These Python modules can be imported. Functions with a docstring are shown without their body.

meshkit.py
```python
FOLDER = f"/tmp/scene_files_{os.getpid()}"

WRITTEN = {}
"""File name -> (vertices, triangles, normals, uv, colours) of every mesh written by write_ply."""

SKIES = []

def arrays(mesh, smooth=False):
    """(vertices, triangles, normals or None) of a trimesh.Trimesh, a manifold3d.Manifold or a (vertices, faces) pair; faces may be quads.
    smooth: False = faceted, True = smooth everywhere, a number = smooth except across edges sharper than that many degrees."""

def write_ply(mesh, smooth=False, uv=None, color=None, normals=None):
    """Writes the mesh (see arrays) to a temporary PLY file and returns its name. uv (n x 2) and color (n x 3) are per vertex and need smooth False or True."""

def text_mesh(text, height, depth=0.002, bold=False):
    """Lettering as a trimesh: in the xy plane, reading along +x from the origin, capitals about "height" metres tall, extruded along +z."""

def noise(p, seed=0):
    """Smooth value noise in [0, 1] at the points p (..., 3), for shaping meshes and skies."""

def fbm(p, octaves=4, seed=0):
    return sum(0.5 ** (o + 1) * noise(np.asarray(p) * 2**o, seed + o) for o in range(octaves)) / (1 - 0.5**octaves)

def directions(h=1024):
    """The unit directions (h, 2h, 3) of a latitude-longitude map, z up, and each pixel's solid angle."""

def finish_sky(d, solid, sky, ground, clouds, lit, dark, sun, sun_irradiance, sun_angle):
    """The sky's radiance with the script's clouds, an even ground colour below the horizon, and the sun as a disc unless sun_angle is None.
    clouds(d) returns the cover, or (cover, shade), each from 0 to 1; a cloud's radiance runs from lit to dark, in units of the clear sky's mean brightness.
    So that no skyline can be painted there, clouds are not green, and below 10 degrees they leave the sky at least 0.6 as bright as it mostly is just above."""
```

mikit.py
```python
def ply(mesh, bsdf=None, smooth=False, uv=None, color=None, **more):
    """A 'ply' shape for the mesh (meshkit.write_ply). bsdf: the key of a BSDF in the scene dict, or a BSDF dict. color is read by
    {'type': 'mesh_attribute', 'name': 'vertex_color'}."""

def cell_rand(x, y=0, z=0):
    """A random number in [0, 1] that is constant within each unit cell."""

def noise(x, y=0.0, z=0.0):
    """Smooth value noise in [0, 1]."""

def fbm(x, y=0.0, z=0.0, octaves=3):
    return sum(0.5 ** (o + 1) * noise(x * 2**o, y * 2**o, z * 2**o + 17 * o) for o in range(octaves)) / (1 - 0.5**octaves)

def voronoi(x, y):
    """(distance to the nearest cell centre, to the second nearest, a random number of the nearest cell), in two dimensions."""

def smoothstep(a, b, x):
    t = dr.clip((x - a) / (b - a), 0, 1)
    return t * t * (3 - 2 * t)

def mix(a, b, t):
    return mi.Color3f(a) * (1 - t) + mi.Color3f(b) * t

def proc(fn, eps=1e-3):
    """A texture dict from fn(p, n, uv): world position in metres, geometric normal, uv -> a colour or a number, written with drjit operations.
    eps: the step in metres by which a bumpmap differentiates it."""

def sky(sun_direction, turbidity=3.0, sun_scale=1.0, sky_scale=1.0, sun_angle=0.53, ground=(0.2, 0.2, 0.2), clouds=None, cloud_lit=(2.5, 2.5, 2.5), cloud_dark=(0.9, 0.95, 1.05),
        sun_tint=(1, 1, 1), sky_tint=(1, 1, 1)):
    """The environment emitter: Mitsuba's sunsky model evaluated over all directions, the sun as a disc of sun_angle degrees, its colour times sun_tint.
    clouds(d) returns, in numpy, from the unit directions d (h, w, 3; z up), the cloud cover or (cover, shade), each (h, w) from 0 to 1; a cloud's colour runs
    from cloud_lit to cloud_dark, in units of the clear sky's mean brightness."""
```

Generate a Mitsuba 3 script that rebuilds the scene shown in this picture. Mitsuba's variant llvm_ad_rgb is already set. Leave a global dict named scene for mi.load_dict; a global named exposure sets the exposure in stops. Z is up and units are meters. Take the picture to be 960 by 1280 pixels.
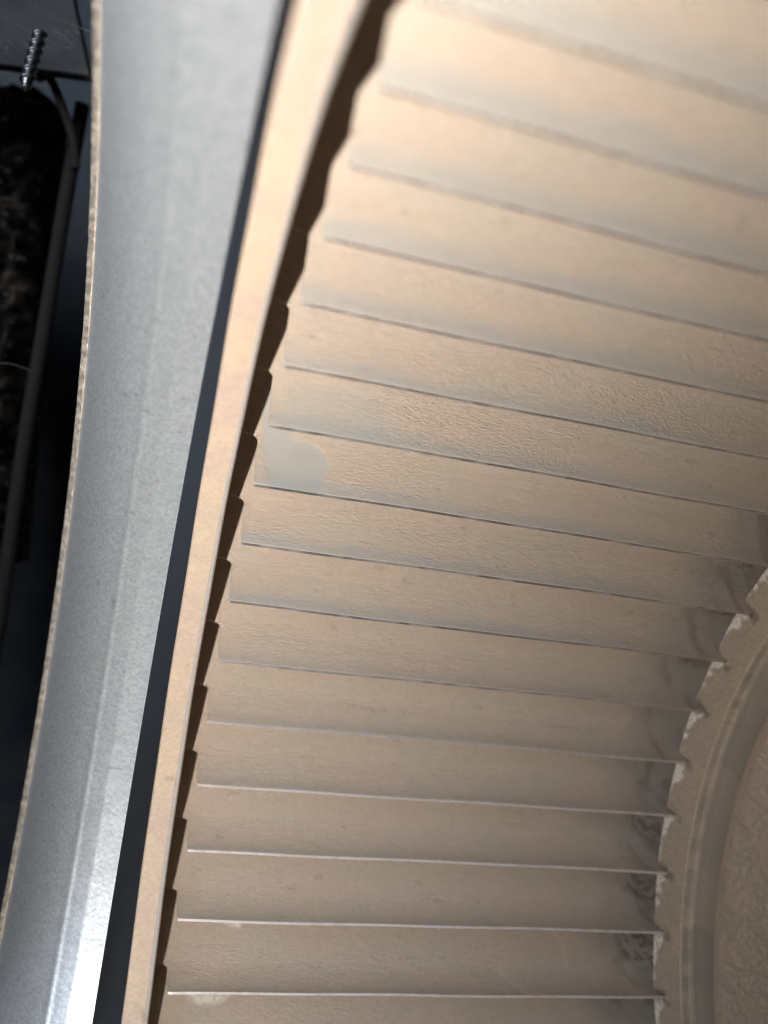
import math, random
import numpy as np, trimesh, drjit as dr, mitsuba as mi, mikit
from shapely.geometry import Polygon, Point
from shapely.ops import unary_union
from mikit import noise, fbm, voronoi, cell_rand, smoothstep, mix

# ------------------------------------------------------------------ frame
# Wheel frame: axis = +a (into the wheel, from the inlet towards the hub disc), unit = inner radius of the blade ring.
S = 0.12                                                   # inner radius of the blade ring, metres
B = np.array([[0, 0, 1.0], [0.735, -0.678, 0], [0.678, 0.735, 0]])
B[1:] /= np.linalg.norm(B[1, :2])


def W(p):
    """wheel frame (x, y, axial; in inner radii) -> world metres (X = wheel axis, Z up)"""
    return np.asarray(p, float) @ B.T * S


def pol(r, th, z):
    return np.stack(np.broadcast_arrays(r * np.cos(th), r * np.sin(th), z), -1)


TH0, DTH, L = 0.83948, 2 * math.pi / 50, 1.0484            # angle of blade 0, pitch (angles fall towards the picture's foot), hub disc
CAM = np.array([-0.056156, 0.848747, -0.123104])
FWD = np.array([0.73651487, -0.63067396, 0.24453263])
DOWN = np.array([-0.67124043, -0.72610125, 0.14904111])

scene, labels = {}, {}
exposure = 0.0

# ------------------------------------------------------------------ camera, torch and fill panel
T = mi.ScalarTransform4f
cam, tgt = W(CAM), W(CAM + FWD)
up = W(-DOWN)
scene['camera'] = {'type': 'thinlens', 'fov': 2 * math.degrees(math.atan(480 / 1031.8)), 'fov_axis': 'x',
                   'aperture_radius': 0.0018, 'focus_distance': 1.50 * S, 'near_clip': 0.002, 'far_clip': 20.0,
                   'to_world': T().look_at(origin=cam.tolist(), target=tgt.tolist(), up=(up / np.linalg.norm(up)).tolist())}


def disc_emitter(centre, aim, radius, rgb):
    m = trimesh.creation.cylinder(radius, 0.004, sections=32)
    return m


LAMP = W([-0.205, 0.80, -0.41])
LAMP_AIM = W([0.765, 0.39, -0.99])
scene['torch__lens'] = {'type': 'disk', 'to_world': T().look_at(origin=LAMP.tolist(), target=LAMP_AIM.tolist(), up=[0, 0, 1]) @ T().scale(0.0030),
                        'bsdf': {'type': 'diffuse', 'reflectance': {'type': 'rgb', 'value': [.6, .6, .6]}},
                        'emitter': {'type': 'area', 'radiance': {'type': 'rgb', 'value': [10050, 9640, 9050]}}}
labels['torch'] = {'label': 'small white torch lamp shining into the wheel from beside the lens', 'category': 'torch'}
FILL_POS = np.array([-0.90, -1.15, 0.80])  # added fill source, unseen: its cool light lifts the shaded parts
scene['fill_panel__diffuser'] = {'type': 'rectangle', 'to_world': T().look_at(origin=FILL_POS.tolist(), target=[0, 0, 0], up=[0, 0, 1]) @ T().scale(0.62),
                                   'bsdf': {'type': 'diffuse'},
                                   'emitter': {'type': 'area', 'radiance': {'type': 'rgb', 'value': [2.25, 2.65, 3.25]}}}
labels['fill_panel'] = {'label': 'added cool white fill panel, unseen behind the viewer', 'category': 'lamp'}


# ------------------------------------------------------------------ helpers
def rgb(*c):
    return {'type': 'rgb', 'value': list(c)}


def wheel(p):
    """world point -> (radius, angle, axial) in the wheel frame"""
    X, Y, Z = p.x / S, p.y / S, p.z / S
    x = float(B[1, 0]) * Y + float(B[2, 0]) * Z
    y = float(B[1, 1]) * Y + float(B[2, 1]) * Z
    return dr.sqrt(x * x + y * y), dr.atan2(y, x), X


def obj(key, mesh, bsdf, smooth=35, **prop):
    n, k = 1, key
    while k in scene:
        k = f'{key}_{n:03d}'
        n += 1
    m = mesh.copy() if isinstance(mesh, trimesh.Trimesh) else trimesh.Trimesh(*mesh, process=False)
    scene[k] = mikit.ply(m, bsdf, smooth=smooth)
    if prop:
        labels[k] = prop
    return k


def fix(m):
    m.merge_vertices()
    m.fix_normals()
    return m


def lathe(profile, th_a=0.0, th_b=2 * math.pi, n=240, closed=True, jitter=None, tilt=(0, 0), off=(0, 0)):
    """revolve a profile of (radius, axial) points about the wheel axis; closed: the profile is a loop"""
    pr = np.asarray(profile, float)
    full = abs(th_b - th_a - 2 * math.pi) < 1e-6
    th = np.linspace(th_a, th_b, n + 1)[:n if full else n + 1]
    nt, np_ = len(th), len(pr)
    r, z = np.broadcast_to(pr[:, 0], (nt, np_)).copy(), np.broadcast_to(pr[:, 1], (nt, np_)).copy()
    t = np.broadcast_to(th[:, None], (nt, np_))
    if jitter is not None:
        r, z = jitter(r, t, z)
    v = pol(r, t, z)
    v[..., 2] += tilt[0] * v[..., 0] + tilt[1] * v[..., 1]
    v[..., 0] += off[0]
    v[..., 1] += off[1]
    v = W(v.reshape(-1, 3))
    f = []
    for i in range(nt if full else nt - 1):
        j = (i + 1) % nt
        for a in range(np_ if closed else np_ - 1):
            b = (a + 1) % np_
            f += [[i * np_ + a, j * np_ + a, j * np_ + b], [i * np_ + a, j * np_ + b, i * np_ + b]]
    m = trimesh.Trimesh(v, np.array(f), process=False)
    if closed:
        trimesh.repair.fix_normals(m)
    return m


def hash3(a, b=0.0, c=0.0):
    return np.modf(np.abs(np.sin(a * 12.9898 + b * 78.233 + c * 37.719) * 43758.5453))[0]


# ------------------------------------------------------------------ materials
def grain(p, s):
    return noise(p.x * s, p.y * s, p.z * s)


def cell(p):
    """(radius, axial, number of the blade, place in its cell: 0 at its inner edge, 1 under the edge before)"""
    r, th, z = wheel(p)
    ph = (TH0 - th) / DTH
    k = dr.ceil(ph - 0.02)
    return r, z, k, k - ph


DUST, DUST_PINK, DUST_GREY = (.445, .365, .290), (.455, .357, .288), (.425, .362, .292)
FILM_SHADE, STAIN = (.34, .335, .32), (.115, .088, .068)


def ell(z, f, z0, f0, rz, rf, p):
    q = dr.square((z - z0) / rz) + dr.square((f - f0) / rf)
    return 1 - smoothstep(.55, 1.15, q + .8 * (fbm(p.x * 330, p.y * 330, p.z * 330) - .5))


def wiped(p, z, f, k):
    a = dr.maximum(ell(z, f, .029, .44, .032, .40, p), ell(z, f, .066, .10, .058, .17, p)) * dr.select(dr.abs(k - 7) < .5, 1., 0.)
    return a + .5 * ell(z, f, .11, .04, .10, .22, p) * dr.select(dr.abs(k - 6) < .5, 1., 0.)


def dust_colour(p, n, uv):
    r, z, k, f = cell(p)
    m1 = fbm(p.x * 90, p.y * 160, p.z * 160)
    c = mix(DUST_GREY, DUST_PINK, smoothstep(.38, .62, m1))
    c = mix(c, DUST, .5)
    sp = grain(p, 1900)
    c = c * (0.93 + .14 * sp)
    dark = smoothstep(.80, .9, noise(p.x * 260, p.y * 420, p.z * 420)) * smoothstep(.45, .7, grain(p, 1500))
    c = mix(c, (.30, .235, .18), .45 * dark)
    rag = fbm(p.x * 130 + 3 * k, p.y * 300, p.z * 300)
    # inner edge: thin dust and painted blade shading; hub end: wiped to the coating
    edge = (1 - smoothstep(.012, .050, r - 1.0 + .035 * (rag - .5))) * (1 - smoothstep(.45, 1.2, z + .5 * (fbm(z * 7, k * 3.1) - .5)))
    c = mix(c, FILM_SHADE, edge * dr.select(k < 5.5, .62, dr.select(k < 9.5, .58, .25)))
    hub = smoothstep(.88, 1.02, z + .22 * (fbm(z * 9, f * 2.0 + k * 7.3) - .5))
    c = mix(c, (.26, .243, .222), .5 * hub)
    u = L - z
    # fan-shaped dirt arcs by the slots
    f0 = .58 + .14 * cell_rand(k, 1)
    d = dr.sqrt(dr.square((u + .035) / .092) + dr.square((f - f0) / .46)) + .16 * (fbm(u * 90, f * 8, k) - .5)
    ang = dr.atan2(f - f0, (u + .035) * 6.0)
    arcs = smoothstep(.38, .66, .55 * noise(d * 15.0 + 11 * k, ang * 2.2 + 5 * k) + .25 * noise(d * 34.0, ang * 3.5, k) + .2 * fbm(u * 190, f * 30, k)) * (1 - smoothstep(.55, .95, d))
    many = dr.select((k == 15) | (k == 9), 1., dr.select((k == 13) | (k == 10), .7, .8 * smoothstep(.3, .9, cell_rand(k, 2))))
    c = mix(c, STAIN, .85 * arcs * many)
    blot = smoothstep(.46, .72, fbm(u * 36 + 5 * k, f * 4.0, k, 4)) * (1 - smoothstep(.03, .10, u + .06 * (rag - .5)))
    c = mix(c, STAIN, .38 * blot)
    c = mix(c, (.64, .595, .57), (1 - smoothstep(1.0008, 1.0014, r)) * (.5 + .5 * smoothstep(.3, .6, fbm(p.x * 350, p.y * 350, p.z * 350))))
    # single wiped or scuffed places
    c = mix(c, (.30, .322, .315), .62 * wiped(p, z, f, k))
    mott = .45 + .55 * smoothstep(.35, .6, grain(p, 1300))
    c = mix(c, (.70, .65, .58), .85 * mott * ell(z, f + (z - .11) * 3.0, .11, .76, .034, .10, p) * dr.select(dr.abs(k - 15) < .5, 1., 0.))
    c = mix(c, (.70, .65, .58), .85 * mott * ell(z, f, .09, .88, .055, .26, p) * dr.select(dr.abs(k - 16) < .5, 1., 0.))
    ring = dr.abs(dr.sqrt(dr.square((z - .78) / .09) + dr.square((f - .45) / .5)) - 1)
    c = mix(c, (.57, .47, .36), .35 * (1 - smoothstep(.02, .10, ring)) * smoothstep(.3, .6, fbm(z * 18, f * 3)) * dr.select(dr.abs(k - 15) < .5, 1., 0.))
    return c


def bare_edge(p, n, uv):
    # the cut inner edge of each blade is rubbed to bare steel
    r, th, z = wheel(p)
    k = (TH0 - th) / DTH
    return (1 - smoothstep(1.0008, 1.0014, r)) * (1 - .65 * smoothstep(9., 13., k)) * (.62 + .3 * smoothstep(.3, .6, fbm(p.x * 350, p.y * 350, p.z * 350)))


def dust_rough(p, n, uv):
    r, th, z = wheel(p)
    return .85 - .46 * (1 - smoothstep(1.0008, 1.0014, r))


def dust_height(p, n, uv):
    r, z, k, f = cell(p)
    a = fbm(p.x * 2300, p.y * 3200, p.z * 3200, 2)
    b = grain(p, 4300)
    lump = .75 + .45 * smoothstep(.25, .75, fbm(p.x * 40, p.y * 70 + 9, p.z * 70))
    lump *= .75 + .4 * smoothstep(3., 5.5, k) * (1 - smoothstep(8.5, 11., k)) + .15 * cell_rand(k, 8)
    return (a * 1.0 + b * .30) * lump * smoothstep(1.0014, 1.005, r) * (1 - .75 * wiped(p, z, f, k))


def bumped(key, base, height, scale, eps=1.2e-4):
    scene[key] = {'type': 'twosided', 'bsdf': {'type': 'bumpmap', 'map': mikit.proc(height, eps), 'scale': scale, 'bsdf': base}}


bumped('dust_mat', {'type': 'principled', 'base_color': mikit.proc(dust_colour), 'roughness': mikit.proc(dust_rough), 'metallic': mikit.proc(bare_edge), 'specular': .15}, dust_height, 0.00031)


def ring_colour(p, n, uv):
    c = mix((.50, .385, .285), (.47, .36, .285), smoothstep(.35, .65, fbm(p.x * 120, p.y * 120, p.z * 120)))
    c = c * (.92 + .16 * grain(p, 1700))
    r, th, z = wheel(p)
    c = mix(c, (.33, .315, .295), .8 * (1 - smoothstep(.9983, .9992, r)) * smoothstep(.9955, .9962, r))
    return mix(c, (.27, .21, .165), .6 * smoothstep(.72, .86, fbm(p.x * 300, p.y * 300, p.z * 300 + 4)))


def hem_colour(p, n, uv):
    return mix((.13, .12, .105), (.27, .24, .205), smoothstep(.35, .75, fbm(p.x * 900, p.y * 900, p.z * 900)))


def ring_height(p, n, uv):
    return fbm(p.x * 700, p.y * 700, p.z * 700) + .3 * grain(p, 2200)


bumped('ring_mat', {'type': 'principled', 'base_color': mikit.proc(ring_colour), 'roughness': .7, 'specular': .25}, ring_height, 0.00018)


def disc_colour(p, n, uv):
    r, z, k, f = cell(p)
    r_, th, _ = wheel(p)
    c = mix((.46, .36, .275), (.43, .35, .27), smoothstep(.35, .65, fbm(p.x * 150, p.y * 150, p.z * 150)))
    c = c * (.90 + .2 * grain(p, 1300))
    # thin dust on the pressed band, with faint wiped steps
    rr = r + .012 * (fbm(th * 40, r * 30) - .5)
    band = smoothstep(.845, .860, rr) * (1 - smoothstep(.926, .934, rr))
    step = .75 + .5 * cell_rand(dr.floor((TH0 - th) / DTH + .35), 3)
    c = mix(c, (.285, .252, .208), dr.minimum(1., .8 * band * step))
    # pale scale that flakes along the outer rim, thickest just below each slot
    e = (1.036 - r) / .045
    rag = fbm(p.x * 420, p.y * 420, p.z * 420)
    below = smoothstep(.15, .95, f + .5 * (fbm(th * 60, 2.5) - .5))
    cr = (1 - smoothstep(.5, .8, e + 1.3 * (rag - .5) + .75 * (1 - below))) * smoothstep(.985, .995, r)
    c = mix(c, (.88, .81, .73), .95 * cr * (.55 + .45 * smoothstep(.3, .5, grain(p, 1500))))
    slot = smoothstep(.86, .97, f + .25 * (rag - .5)) + (1 - smoothstep(.03, .14, f + .2 * (rag - .5)))
    c = mix(c, (.10, .075, .055), dr.minimum(1., .6 * slot * smoothstep(.968, .985, r) * smoothstep(.35, .55, fbm(p.x * 260, p.y * 260, p.z * 260 + 7))))
    return c


def disc_height(p, n, uv):
    r, th, z = wheel(p)
    rough = 1 - .8 * smoothstep(.835, .86, r)
    wisps = fbm(p.x * 300, p.y * 260, p.z * 900)
    return (fbm(p.x * 600, p.y * 600, p.z * 600) * .5 + wisps * 1.2) * rough + .35 * grain(p, 1500)


bumped('disc_mat', {'type': 'principled', 'base_color': mikit.proc(disc_colour), 'roughness': .8, 'specular': .2}, disc_height, 0.0004)


def zinc_colour(p, n, uv):
    r, th, z = wheel(p)
    s = fbm(p.x * 1600, p.y * 1600, p.z * 1600)
    c = mix((.545, .58, .62), (.66, .69, .72), smoothstep(.3, .7, s))
    c = c * (.92 + .16 * grain(p, 2600))
    return mix(c, (.34, .34, .35), .5 * smoothstep(.86, .95, noise(p.x * 700, p.y * 700, p.z * 700 + 3)))


def zinc_height(p, n, uv):
    r, th, z = wheel(p)
    return fbm(p.x * 1500, p.y * 1500, p.z * 1500) + .5 * fbm(z * 220, th * 30)


def zinc_rough(p, n, uv):
    return .34 + .12 * fbm(p.x * 300, p.y * 300, p.z * 300)


bumped('zinc_mat', {'type': 'principled', 'base_color': mikit.proc(zinc_colour), 'roughness': mikit.proc(zinc_rough), 'metallic': .68, 'specular': .5}, zinc_height, 0.00003)
bumped('zinc_plain_mat', {'type': 'principled', 'base_color': rgb(.50, .56, .64), 'roughness': .5, 'metallic': .35}, zinc_height, 0.00006)
bumped('edge_dust_mat', {'type': 'principled', 'base_color': mikit.proc(ring_colour), 'roughness': .9, 'specular': .1}, ring_height, 0.0003)
bumped('hem_mat', {'type': 'principled', 'base_color': mikit.proc(hem_colour), 'roughness': .9, 'specular': .1}, ring_height, 0.0004)
scene['screw_mat'] = {'type': 'twosided', 'bsdf': {'type': 'principled', 'base_color': rgb(.52, .50, .47), 'roughness': .34, 'metallic': 1.0}}


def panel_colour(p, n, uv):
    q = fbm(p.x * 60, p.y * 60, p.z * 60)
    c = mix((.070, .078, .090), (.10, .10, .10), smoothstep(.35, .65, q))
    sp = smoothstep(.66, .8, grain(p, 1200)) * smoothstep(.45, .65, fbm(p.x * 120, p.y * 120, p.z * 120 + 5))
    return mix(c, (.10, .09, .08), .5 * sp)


def mat_colour(p, n, uv):
    q = fbm(p.x * 160, p.y * 160, p.z * 160)
    c = mix((.020, .017, .014), (.10, .075, .055), smoothstep(.5, .75, q))
    return mix(c, (.30, .27, .23), .6 * smoothstep(.74, .88, grain(p, 420)))


bumped('panel_mat', {'type': 'principled', 'base_color': mikit.proc(panel_colour), 'roughness': .5, 'specular': .3}, ring_height, 0.0002)

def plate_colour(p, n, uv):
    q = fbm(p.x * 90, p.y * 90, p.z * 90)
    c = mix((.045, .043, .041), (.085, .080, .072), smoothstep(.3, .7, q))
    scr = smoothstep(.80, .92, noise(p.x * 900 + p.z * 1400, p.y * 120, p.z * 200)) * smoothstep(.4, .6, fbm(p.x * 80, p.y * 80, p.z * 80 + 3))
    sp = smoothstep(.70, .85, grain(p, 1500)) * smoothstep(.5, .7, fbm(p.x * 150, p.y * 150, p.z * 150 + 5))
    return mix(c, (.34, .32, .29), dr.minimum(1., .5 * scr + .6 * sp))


bumped('plate_mat', {'type': 'principled', 'base_color': mikit.proc(plate_colour), 'roughness': .55, 'specular': .3}, ring_height, 0.0002)
scene['post_mat'] = {'type': 'twosided', 'bsdf': {'type': 'principled', 'base_color': rgb(.055, .044, .038), 'roughness': .85, 'specular': .2}}
bumped('matting_mat', {'type': 'principled', 'base_color': mikit.proc(mat_colour), 'roughness': .95, 'specular': .05}, ring_height, 0.0006)
scene['web_mat'] = {'type': 'twosided', 'bsdf': {'type': 'diffuse', 'reflectance': rgb(.40, .38, .35)}}

# ------------------------------------------------------------------ the wheel: blades
from scipy.interpolate import CubicSpline
PK = np.array([(0, 0), (.034, .0025), (.058, .0090), (.088, .0230), (.120, .049), (.150, .088), (.167, .125), (.176, .162)])
_d = np.r_[0, np.cumsum(np.linalg.norm(np.diff(PK, axis=0), axis=1))]
SPL = CubicSpline(_d, PK)
SEND = _d[-1]
TK = 0.0053                                                # sheet thickness
NOTCH = 0.105                                              # how far out the end is cut back


def blade(k):
    rng = random.Random(100 + k)
    th = TH0 - k * DTH
    s = np.unique(np.r_[[0, .001, .0022], np.linspace(.004, .085, 9), np.linspace(.085, NOTCH, 9), NOTCH + .0006, np.linspace(NOTCH + .006, SEND, 12)])
    c = SPL(s)
    d = SPL(s, 1)
    nrm = np.stack([-d[:, 1], d[:, 0]], 1) / np.linalg.norm(d, axis=1, keepdims=True)   # towards +tau
    # start of the sheet: cut-back inner corner, rounded root, then the tab that runs to the end ring
    z0 = np.where(s > NOTCH, -.045, 0.0)
    root = np.clip((s - .094) / (NOTCH - .094), 0, 1)
    z0 = np.where(s <= NOTCH, -.002 - .019 * (1 - np.sqrt(np.maximum(0, 1 - root ** 2))), z0)
    cr = np.clip(1 - s / .004, 0, 1)
    z0 = np.where(s < .004, z0 + (.003 + .003 * rng.random()) * (1 - np.sqrt(np.maximum(0, 1 - cr ** 2))), z0)
    nz = 30
    w = np.linspace(0, 1, nz)
    zend = 2.05
    a, b, c1 = rng.uniform(-1, 1), rng.uniform(0, 6), rng.uniform(0, 6)
    layers = []
    for side in (1, -1):
        zz = z0[:, None] + (zend - z0[:, None]) * w[None, :] ** 1.3
        wob = (.0012 * np.sin(zz * 5 + b) + .0006 * np.sin(zz * 17 + c1)) * np.exp(-s[:, None] / .06)
        tk = TK / 2 * (1 - .18 * np.exp(-s / .0015))
        rho = c[:, 0][:, None] + side * nrm[:, 0][:, None] * tk[:, None] + 0 * zz
        tau = c[:, 1][:, None] + side * nrm[:, 1][:, None] * tk[:, None] + wob
        r = 1 + rho
        layers.append(pol(r, th + tau / 1.0, zz))
    ns = len(s)
    v = np.concatenate([layers[0].reshape(-1, 3), layers[1].reshape(-1, 3)])
    o = ns * nz
    i, j = np.meshgrid(np.arange(ns - 1), np.arange(nz - 1), indexing='ij')
    q0 = np.stack([i * nz + j, (i + 1) * nz + j, (i + 1) * nz + j + 1, i * nz + j + 1], -1).reshape(-1, 4)
    q1 = q0[:, ::-1] + o
    loop = [(0, j) for j in range(nz)] + [(i, nz - 1) for i in range(1, ns)] + [(ns - 1, j) for j in range(nz - 2, -1, -1)] + [(i, 0) for i in range(ns - 2, 0, -1)]
    li = np.array([i * nz + j for i, j in loop])
    lj = np.roll(li, -1)
    q2 = np.stack([li, lj, lj + o, li + o], 1)
    q = np.vstack([q0, q1, q2])
    m = trimesh.Trimesh(W(v), np.vstack([q[:, [0, 1, 2]], q[:, [0, 2, 3]]]), process=False)
    trimesh.repair.fix_normals(m)
    return m


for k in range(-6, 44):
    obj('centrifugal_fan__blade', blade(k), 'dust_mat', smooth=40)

# end ring (a rolled hoop with a flange behind it) and the far end ring
hoop = [(1.0, -.0728), (1.0010, -.0741), (1.004, -.0745), (1.012, -.0758), (1.030, -.062), (1.19, -.050), (1.196, -.046), (1.196, -.016), (1.190, -.012), (1.186, -.016), (1.186, -.043), (1.030, -.055), (1.012, -.064),
        (1.010, -.060), (1.010, -.033), (1.0085, -.0300), (1.003, -.0285), (.9985, -.0298), (.9968, -.0322), (.9968, -.0350), (.9985, -.0372), (1.0, -.0385)]


def ring_jit(r, t, z):
    return r + .0003 * np.sin(3 * t + 1) + .0002 * np.sin(11 * t), z + .0008 * np.sin(5 * t + 2) + .0004 * np.sin(17 * t)


obj('centrifugal_fan__end_ring', lathe(hoop, n=360, tilt=(-.01146, -.00576), jitter=ring_jit), 'ring_mat', smooth=40)
obj('centrifugal_fan__end_ring', lathe([(r, 2 * L - z - .03) for r, z in hoop], n=180), 'ring_mat', smooth=40)


# hub disc: slotted rim sheet + pressed centre with caked dust
def slot(k):
    th = TH0 - k * DTH
    s = np.linspace(-.004, .075, 12)
    c = SPL(s)
    d = SPL(s, 1)
    nr = np.stack([-d[:, 1], d[:, 0]], 1) / np.linalg.norm(d, axis=1, keepdims=True)
    w = (.0036 + .0022 * np.exp(-np.maximum(s + .004, 0) / .008))[:, None]
    pts = np.vstack([c + nr * w, (c - nr * w)[::-1]])
    return Polygon([((1 + a) * math.cos(th + b), (1 + a) * math.sin(th + b)) for a, b in pts]).buffer(.0006)


rim = Polygon([(1.036 * math.cos(t) * (1 + .0012 * math.sin(23 * t)), 1.036 * math.sin(t) * (1 + .0012 * math.sin(23 * t))) for t in np.linspace(0, 2 * math.pi, 500, endpoint=False)])
rim = rim.difference(Point(0, 0).buffer(.93, 128)).difference(unary_union([slot(k) for k in range(50)]))
rm = trimesh.creation.extrude_polygon(rim, .012)
rm.vertices[:, 2] += L - .004
rm = trimesh.Trimesh(W(rm.vertices), rm.faces, process=False)
trimesh.repair.fix_normals(rm)
obj('centrifugal_fan__hub_disc', rm, 'disc_mat', smooth=30)


def nz3(x, y, s, seed):
    """smooth value noise in numpy"""
    x, y = x * s + seed, y * s + 2.3 * seed
    i, j = np.floor(x), np.floor(y)
    u, v = x - i, y - j
    u, v = u * u * (3 - 2 * u), v * v * (3 - 2 * v)
    h = lambda a, b: hash3(i + a, j + b, seed)
    return (h(0, 0) * (1 - u) + h(1, 0) * u) * (1 - v) + (h(0, 1) * (1 - u) + h(1, 1) * u) * v


prof = [(.9405, L - .006), (.9375, L - .0065), (.9345, L - .003), (.932, L + .010), (.929, L + .016), (.922, L + .0185), (.915, L + .017), (.908, L + .019), (.895, L + .020), (.880, L + .020),
        (.868, L + .018), (.858, L + .016), (.850, L + .011)] + [(float(r), float(L + .008 - .03 * (.84 - r) / .84)) for r in np.linspace(.842, .40, 150)]
prof += [(float(r), L - .03) for r in np.linspace(.39, .16, 8)] + [(.15, L - .09), (.09, L - .10), (.08, L + .06), (.40, L + .05), (.938, L + .034)]


def caked(r, t, z):
    x, y = r * np.cos(t), r * np.sin(t)
    amt = np.clip((.845 - r) / .03, 0, 1) * np.clip((r - .17) / .05, 0, 1) * (z < L + .03)
    # thin wisps and cracks of caked dust run along the radius, with small crumbs between
    tt = t + .04 * nz3(r * 9, t * 8, 1, 21)
    h = .0036 * nz3(tt * 42, r * 10, 1, 3) + .0026 * nz3(tt * 95, r * 24, 1, 5) + .0026 * nz3(x, y, 110, 12) - .006 * np.maximum(0, nz3(tt * 60, r * 13, 1, 9) - .72) * 3 + .006 * nz3(x, y, 14, 4)
    return r, z - amt * h


tha, thb = TH0 - 22 * DTH, TH0 - 5 * DTH
obj('centrifugal_fan__hub_disc__centre', lathe(prof, th_a=0, th_b=2 * math.pi, n=1500, jitter=caked), 'disc_mat', smooth=50)
labels['centrifugal_fan'] = {'label': 'dusty tan fan wheel with many curved blades between end ring and slotted hub disc', 'category': 'fan'}
labels['centrifugal_fan__hub_disc'] = {'label': 'hub disc with caked dust and pale flaking scale along its slotted rim'}

# ------------------------------------------------------------------ the inlet ring (galvanised bell mouth) and the scroll behind it
TILT = (-.0018, .0152)


def bell(u):
    return 1.04 + .07 * u + 28.5 * u ** 3


us = np.linspace(0, .205, 90)
inner = [(bell(u), -.1108 - u) for u in us]
# small pressed bead about 40 % of the way out
inner = [(r - .0025 * math.exp(-((u - .082) / .006) ** 2) - .0008 * math.exp(-((u - .045) / .007) ** 2), z) for (r, z), u in zip(inner, us)]
tk = .007
sl = [.07 + 85.5 * u * u for u in us]
outer = [(r + tk / math.sqrt(1 + a * a), z + tk * a / math.sqrt(1 + a * a)) for (r, z), a in zip(inner, sl)]
tip = inner[-1]
loop = inner + [(tip[0] + .004, tip[1] - .0025), (tip[0] + .008, tip[1] + .0005)] + outer[::-1]
OFF = (.0125, .0129)
nbell = 300


def bell_jit(r, t, z):
    u = np.clip((-.1107 - z) / .21, 0, 1)
    return r + .0012 * np.sin(4 * t + 1), z


def bell_mesh(prf):
    """the throat is true to the wheel, the mouth sits a little off centre"""
    m = lathe(prf, n=360, jitter=bell_jit)
    v = m.vertices / S @ B                                  # back to the wheel frame
    u = np.clip((-.1107 - v[:, 2]) / .21, 0, 1)
    v[:, 2] += TILT[0] * v[:, 0] + TILT[1] * v[:, 1]
    v[:, 0] += u * OFF[0]
    v[:, 1] += u * OFF[1]
    m.vertices = W(v)
    return m


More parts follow.
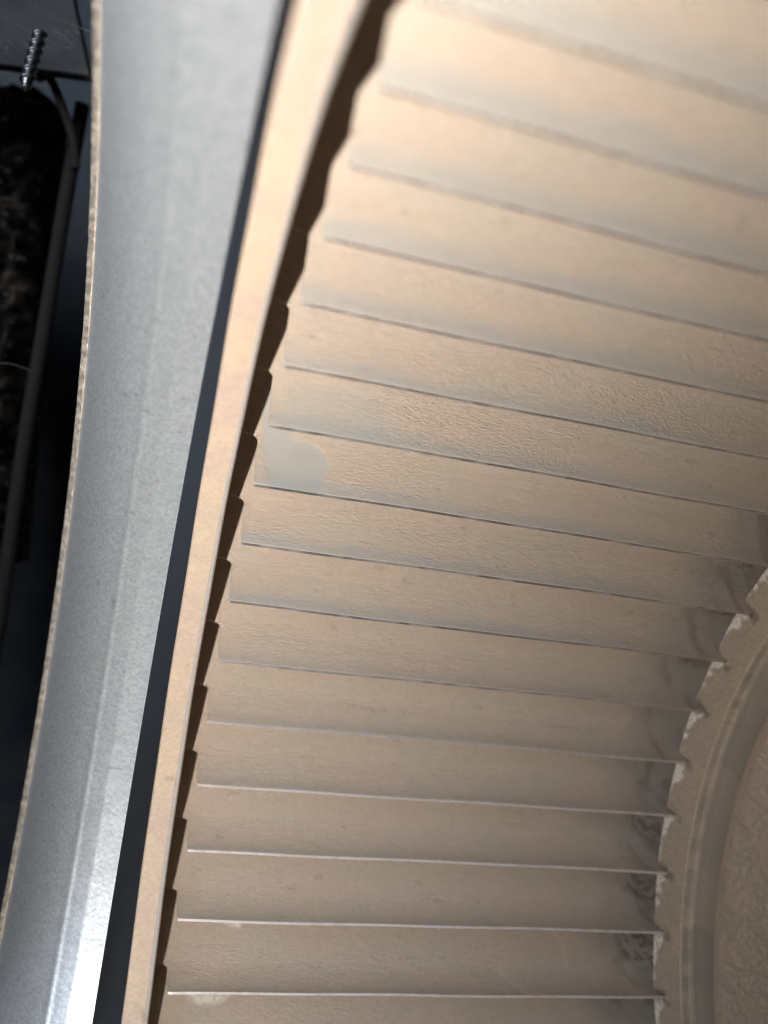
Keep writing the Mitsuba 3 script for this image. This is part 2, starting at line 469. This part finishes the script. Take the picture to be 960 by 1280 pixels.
obj('inlet_ring', bell_mesh(loop), 'zinc_mat', smooth=40, label='shiny galvanised steel inlet ring curving beside the tan end ring, with a dusty outer edge', category='inlet ring')


def fuzz_jit(r, t, z):
    a = .0016 * (hash3(np.round(t * 900), r * 0) - .5) + .003 * nz3(t, t * 0, 60, 4)
    return bell_jit(r + a * .8, t, z - a * .8)[0], z - a * .8


tr, tz = tip
edge = [(tr + .0045 + .0036 * math.cos(a), tz + .001 + .0036 * math.sin(a)) for a in np.linspace(0, 2 * math.pi, 12, endpoint=False)]
m = lathe(edge, n=1400, jitter=lambda r, t, z: (r + .0022 * (nz3(t, r * 40, 70, 2) - .5) + .0014 * (hash3(np.round(t * 300), np.round(r * 400)) - .5),
                                             z - .0022 * (nz3(t, r * 40, 90, 6) - .3) - .0014 * (hash3(np.round(t * 290), np.round(r * 300)) - .5)))
v = m.vertices / S @ B
v[:, 2] += TILT[0] * v[:, 0] + TILT[1] * v[:, 1]
v[:, 0] += OFF[0]
v[:, 1] += OFF[1]
m.vertices = W(v)
obj('inlet_ring__edge', m, 'edge_dust_mat', smooth=50)
labels['inlet_ring__edge'] = {'label': 'raw outer edge furred with tan dust'}

hem = [(tr + .004, tz + .004), (tr + .0025, tz - .002), (tr + .0035, tz - .0105), (tr + .006, tz - .012), (tr + .0095, tz - .0105), (tr + .010, tz + .003)]
m = lathe(hem, n=1400, jitter=lambda r, t, z: (r + .0007 * (nz3(t, r * 40, 160, 12) - .5) + .0010 * (hash3(np.round(t * 310), np.round(z * 400)) - .5),
                                             z - .0010 * (nz3(t, r * 40, 150, 16) - .3) - .0013 * (hash3(np.round(t * 270), np.round(r * 300)) - .5)))
v = m.vertices / S @ B
v[:, 2] += TILT[0] * v[:, 0] + TILT[1] * v[:, 1]
v[:, 0] += OFF[0]
v[:, 1] += OFF[1]
m.vertices = W(v)
obj('inlet_ring__hem', m, 'hem_mat', smooth=50)

scroll = [(1.50, -.30), (1.50, 2.30), (1.515, 2.30), (1.515, -.30)]
obj('blower_housing__scroll', lathe(scroll, n=160), 'zinc_plain_mat', smooth=40)
plate = [(1.16, -.262), (1.52, -.262), (1.52, -.270), (1.16, -.270)]
labels['blower_housing'] = {'label': 'dark sheet metal housing behind the gap between inlet ring and wheel', 'category': 'housing'}

# ------------------------------------------------------------------ the dark cabinet beyond the inlet ring
RIGHT = np.array([-0.0835591, 0.27391118, 0.95811823])
ref = W(np.array([1.9, 0.1, -.5]))




def slab(corners, thick, normal):
    """a plate: its outline in the wheel frame, thick along the normal (away from the viewer), with a small chamfer"""
    c = np.asarray(corners, float)
    mid = c.mean(0)
    inn = mid + (c - mid) * .985
    n = np.asarray(normal, float)
    rows = [inn, c + n * thick * .12, c + n * thick, mid + (c - mid) * .97 + n * thick * 1.02]
    k = len(c)
    v = np.vstack(rows + [mid[None], (mid + n * thick * 1.02)[None]])
    f = []
    for a in range(3):
        for i in range(k):
            j = (i + 1) % k
            f += [[a * k + i, a * k + j, (a + 1) * k + j], [a * k + i, (a + 1) * k + j, (a + 1) * k + i]]
    for i in range(k):
        j = (i + 1) % k
        f += [[4 * k, j, i], [4 * k + 1, 3 * k + i, 3 * k + j]]
    m = trimesh.Trimesh(W(v), np.array(f), process=False)
    trimesh.repair.fix_normals(m)
    return m


def tube(pts, rad, sides=10):
    p = W(np.asarray(pts, float))
    t = np.gradient(p, axis=0)
    t /= np.linalg.norm(t, axis=1, keepdims=True)
    a = np.cross(t, [.31, .52, .79])
    a /= np.linalg.norm(a, axis=1, keepdims=True)
    b = np.cross(t, a)
    ang = np.linspace(0, 2 * np.pi, sides, endpoint=False)
    rad = np.broadcast_to(rad, (len(p),))
    v = (p[:, None] + rad[:, None, None] * (np.cos(ang)[None, :, None] * a[:, None] + np.sin(ang)[None, :, None] * b[:, None])).reshape(-1, 3)
    f = []
    for i in range(len(p) - 1):
        for j in range(sides):
            q = (j + 1) % sides
            f += [[i * sides + j, i * sides + q, (i + 1) * sides + q], [i * sides + j, (i + 1) * sides + q, (i + 1) * sides + j]]
    n = len(p)
    v = np.vstack([v, p[:1], p[-1:]])
    for j in range(sides):
        q = (j + 1) % sides
        f += [[n * sides, q, j], [n * sides + 1, (n - 1) * sides + j, (n - 1) * sides + q]]
    m = trimesh.Trimesh(v, np.array(f), process=False)
    trimesh.repair.fix_normals(m)
    return m


def curve(pts, n=24):
    pts = np.asarray(pts, float)
    t = np.linspace(0, 1, len(pts))
    return CubicSpline(t, pts)(np.linspace(0, 1, n)) if len(pts) > 2 else np.linspace(pts[0], pts[1], n)


# back wall of the cabinet
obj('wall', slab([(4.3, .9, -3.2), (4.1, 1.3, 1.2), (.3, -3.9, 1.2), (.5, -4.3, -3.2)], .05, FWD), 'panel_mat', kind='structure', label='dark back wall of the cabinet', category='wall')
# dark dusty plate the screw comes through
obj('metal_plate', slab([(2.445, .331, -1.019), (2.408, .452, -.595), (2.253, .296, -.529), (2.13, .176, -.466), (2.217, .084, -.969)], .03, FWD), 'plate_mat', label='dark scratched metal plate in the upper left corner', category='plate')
# bent bracket below it
bend = curve([(2.262, .10, -.605), (2.25, .112, -.592), (2.238, .104, -.569), (2.19, .062, -.533), (2.145, .022, -.503), (2.09, -.035, -.483)], 30)
obj('bracket', tube(bend, .011 * S), 'post_mat')
labels['bracket'] = {'label': 'dark bent bracket with a rounded edge under the screw', 'category': 'bracket'}
# post whose rounded edge runs down beside the inlet ring
rail = curve([(2.30, .05, -.507), (2.074, -.225, -.514), (1.896, -.434, -.517), (1.718, -.643, -.521), (1.525, -.866, -.517), (1.251, -1.186, -.515)], 60)
obj('cabinet_post', tube(rail, .019 * S, 14), 'post_mat', label='dim brown rounded post edge running down behind the inlet ring', category='post')


# crumbling insulation matting
def matting():
    a, b, c = np.array([2.60, -.10, -1.30]), np.array([2.494, -.017, -.625]), np.array([1.36, -1.42, -1.10])
    d = np.array([1.62, -.98, -.545])
    nu, nv = 150, 260
    u, v = np.meshgrid(np.linspace(0, 1, nu), np.linspace(0, 1, nv), indexing='ij')
    P = (a * (1 - u)[..., None] + b * u[..., None]) * (1 - v)[..., None] + (c * (1 - u)[..., None] + d * u[..., None]) * v[..., None]
    h = .10 * nz3(u * 1.0, v * 2.0, 9, 3) + .07 * nz3(u, v * 2, 24, 5) + .05 * nz3(u, v * 2, 60, 8) * nz3(u, v * 2, 12, 2)
    h = h * np.minimum(1, np.minimum(u, 1 - u) * 25)
    P = P - (h - .03)[..., None] * FWD * .8
    back = P + FWD * .12
    V = np.vstack([P.reshape(-1, 3), back.reshape(-1, 3)])
    i, j = np.meshgrid(np.arange(nu - 1), np.arange(nv - 1), indexing='ij')
    q = np.stack([i * nv + j, (i + 1) * nv + j, (i + 1) * nv + j + 1, i * nv + j + 1], -1).reshape(-1, 4)
    o = nu * nv
    loop = [(0, j) for j in range(nv)] + [(i, nv - 1) for i in range(1, nu)] + [(nu - 1, j) for j in range(nv - 2, -1, -1)] + [(i, 0) for i in range(nu - 2, 0, -1)]
    li = np.array([x * nv + y for x, y in loop])
    lj = np.roll(li, -1)
    q = np.vstack([q, q[:, ::-1] + o, np.stack([li, lj, lj + o, li + o], 1)])
    m = trimesh.Trimesh(W(V), np.vstack([q[:, [0, 1, 2]], q[:, [0, 2, 3]]]), process=False)
    trimesh.repair.fix_normals(m)
    return m


obj('insulation_mat', matting(), 'matting_mat', smooth=60, label='crumbling black and brown insulation matting at the left edge', category='insulation')


# threaded screw end
def screw():
    a, b = W([1.95, .289, -.5395]), W([1.818, .212, -.541])
    ln = np.linalg.norm(b - a)
    t = (b - a) / ln
    x = np.cross(t, [0, 0, 1.0])
    x /= np.linalg.norm(x)
    y = np.cross(t, x)
    ns, sides, turns = 240, 24, 6.5
    w = np.linspace(0, 1, ns)
    ang = np.linspace(0, 2 * np.pi, sides, endpoint=False)
    ph = (w[:, None] * turns - ang[None] / (2 * np.pi)) % 1.0
    ridge = np.clip(1 - np.abs(ph - .5) / .24, 0, 1)
    taper = np.clip((1 - w) / .16, 0, 1)[:, None] ** .6
    r = (.00135 + .00048 * ridge) * (.25 + .75 * taper)
    v = a + w[:, None, None] * ln * t + r[..., None] * (np.cos(ang)[None, :, None] * x + np.sin(ang)[None, :, None] * y)
    f = []
    for i in range(ns - 1):
        for j in range(sides):
            q = (j + 1) % sides
            f += [[i * sides + j, i * sides + q, (i + 1) * sides + q], [i * sides + j, (i + 1) * sides + q, (i + 1) * sides + j]]
    v = np.vstack([v.reshape(-1, 3), a[None], (b + t * .0003)[None]])
    for j in range(sides):
        q = (j + 1) % sides
        f += [[ns * sides, q, j], [ns * sides + 1, (ns - 1) * sides + j, (ns - 1) * sides + q]]
    m = trimesh.Trimesh(v, np.array(f), process=False)
    trimesh.repair.fix_normals(m)
    return m


obj('screw', screw(), 'screw_mat', smooth=50, label='shiny threaded screw end sticking out of the dark upper left corner', category='screw')
obj('hair', tube(curve([(1.647, -.347, -.567), (1.642, -.336, -.529), (1.629, -.337, -.487)]), .00007, 5), 'web_mat', label='fine pale hair hanging in the dark at the left edge', category='hair')
WEB = [[(1.838, .343, -.59), (1.81, .338, -.496), (1.796, .345, -.457)], [(1.851, .379, -.535), (1.834, .365, -.521)], [(1.83, .334, -.588), (1.795, .325, -.50), (1.777, .326, -.448)],
       [(1.853, .371, -.564), (1.83, .36, -.50), (1.794, .36, -.413)], [(1.84, .36, -.56), (1.80, .33, -.47)]]
for w_ in WEB:
    obj('cobweb__strand', tube(curve(w_), .000025, 5), 'web_mat')
labels['cobweb'] = {'label': 'thin dusty cobweb strands across the upper left corner', 'category': 'cobweb'}

# bodies of the torch and the added fill panel
tb = trimesh.creation.cylinder(.012, .09, sections=32)
z_ = LAMP_AIM - LAMP
z_ /= np.linalg.norm(z_)
tb.apply_transform(trimesh.geometry.align_vectors([0, 0, 1], z_))
tb.apply_translation(LAMP - z_ * .047)
obj('torch__body', tb, 'panel_mat')
cb = trimesh.creation.box([1.32, 1.32, .05])
z_ = -FILL_POS / np.linalg.norm(FILL_POS)
cb.apply_transform(trimesh.geometry.align_vectors([0, 0, 1], z_))
cb.apply_translation(FILL_POS - z_ * .03)
obj('fill_panel__housing', cb, 'web_mat', smooth=False)

# added light blocker, out of frame on the left: it keeps the torch off the lower part of the cabinet
obj('light_blocker', slab([(.66, .80, -.425), (.50, -1.3, -.425), (.52, -1.45, -1.9), (.68, .88, -1.9)], .02, [.98, -.1, 0]), 'panel_mat', label='added dark panel just left of the view that blocks the torch', category='blocker')
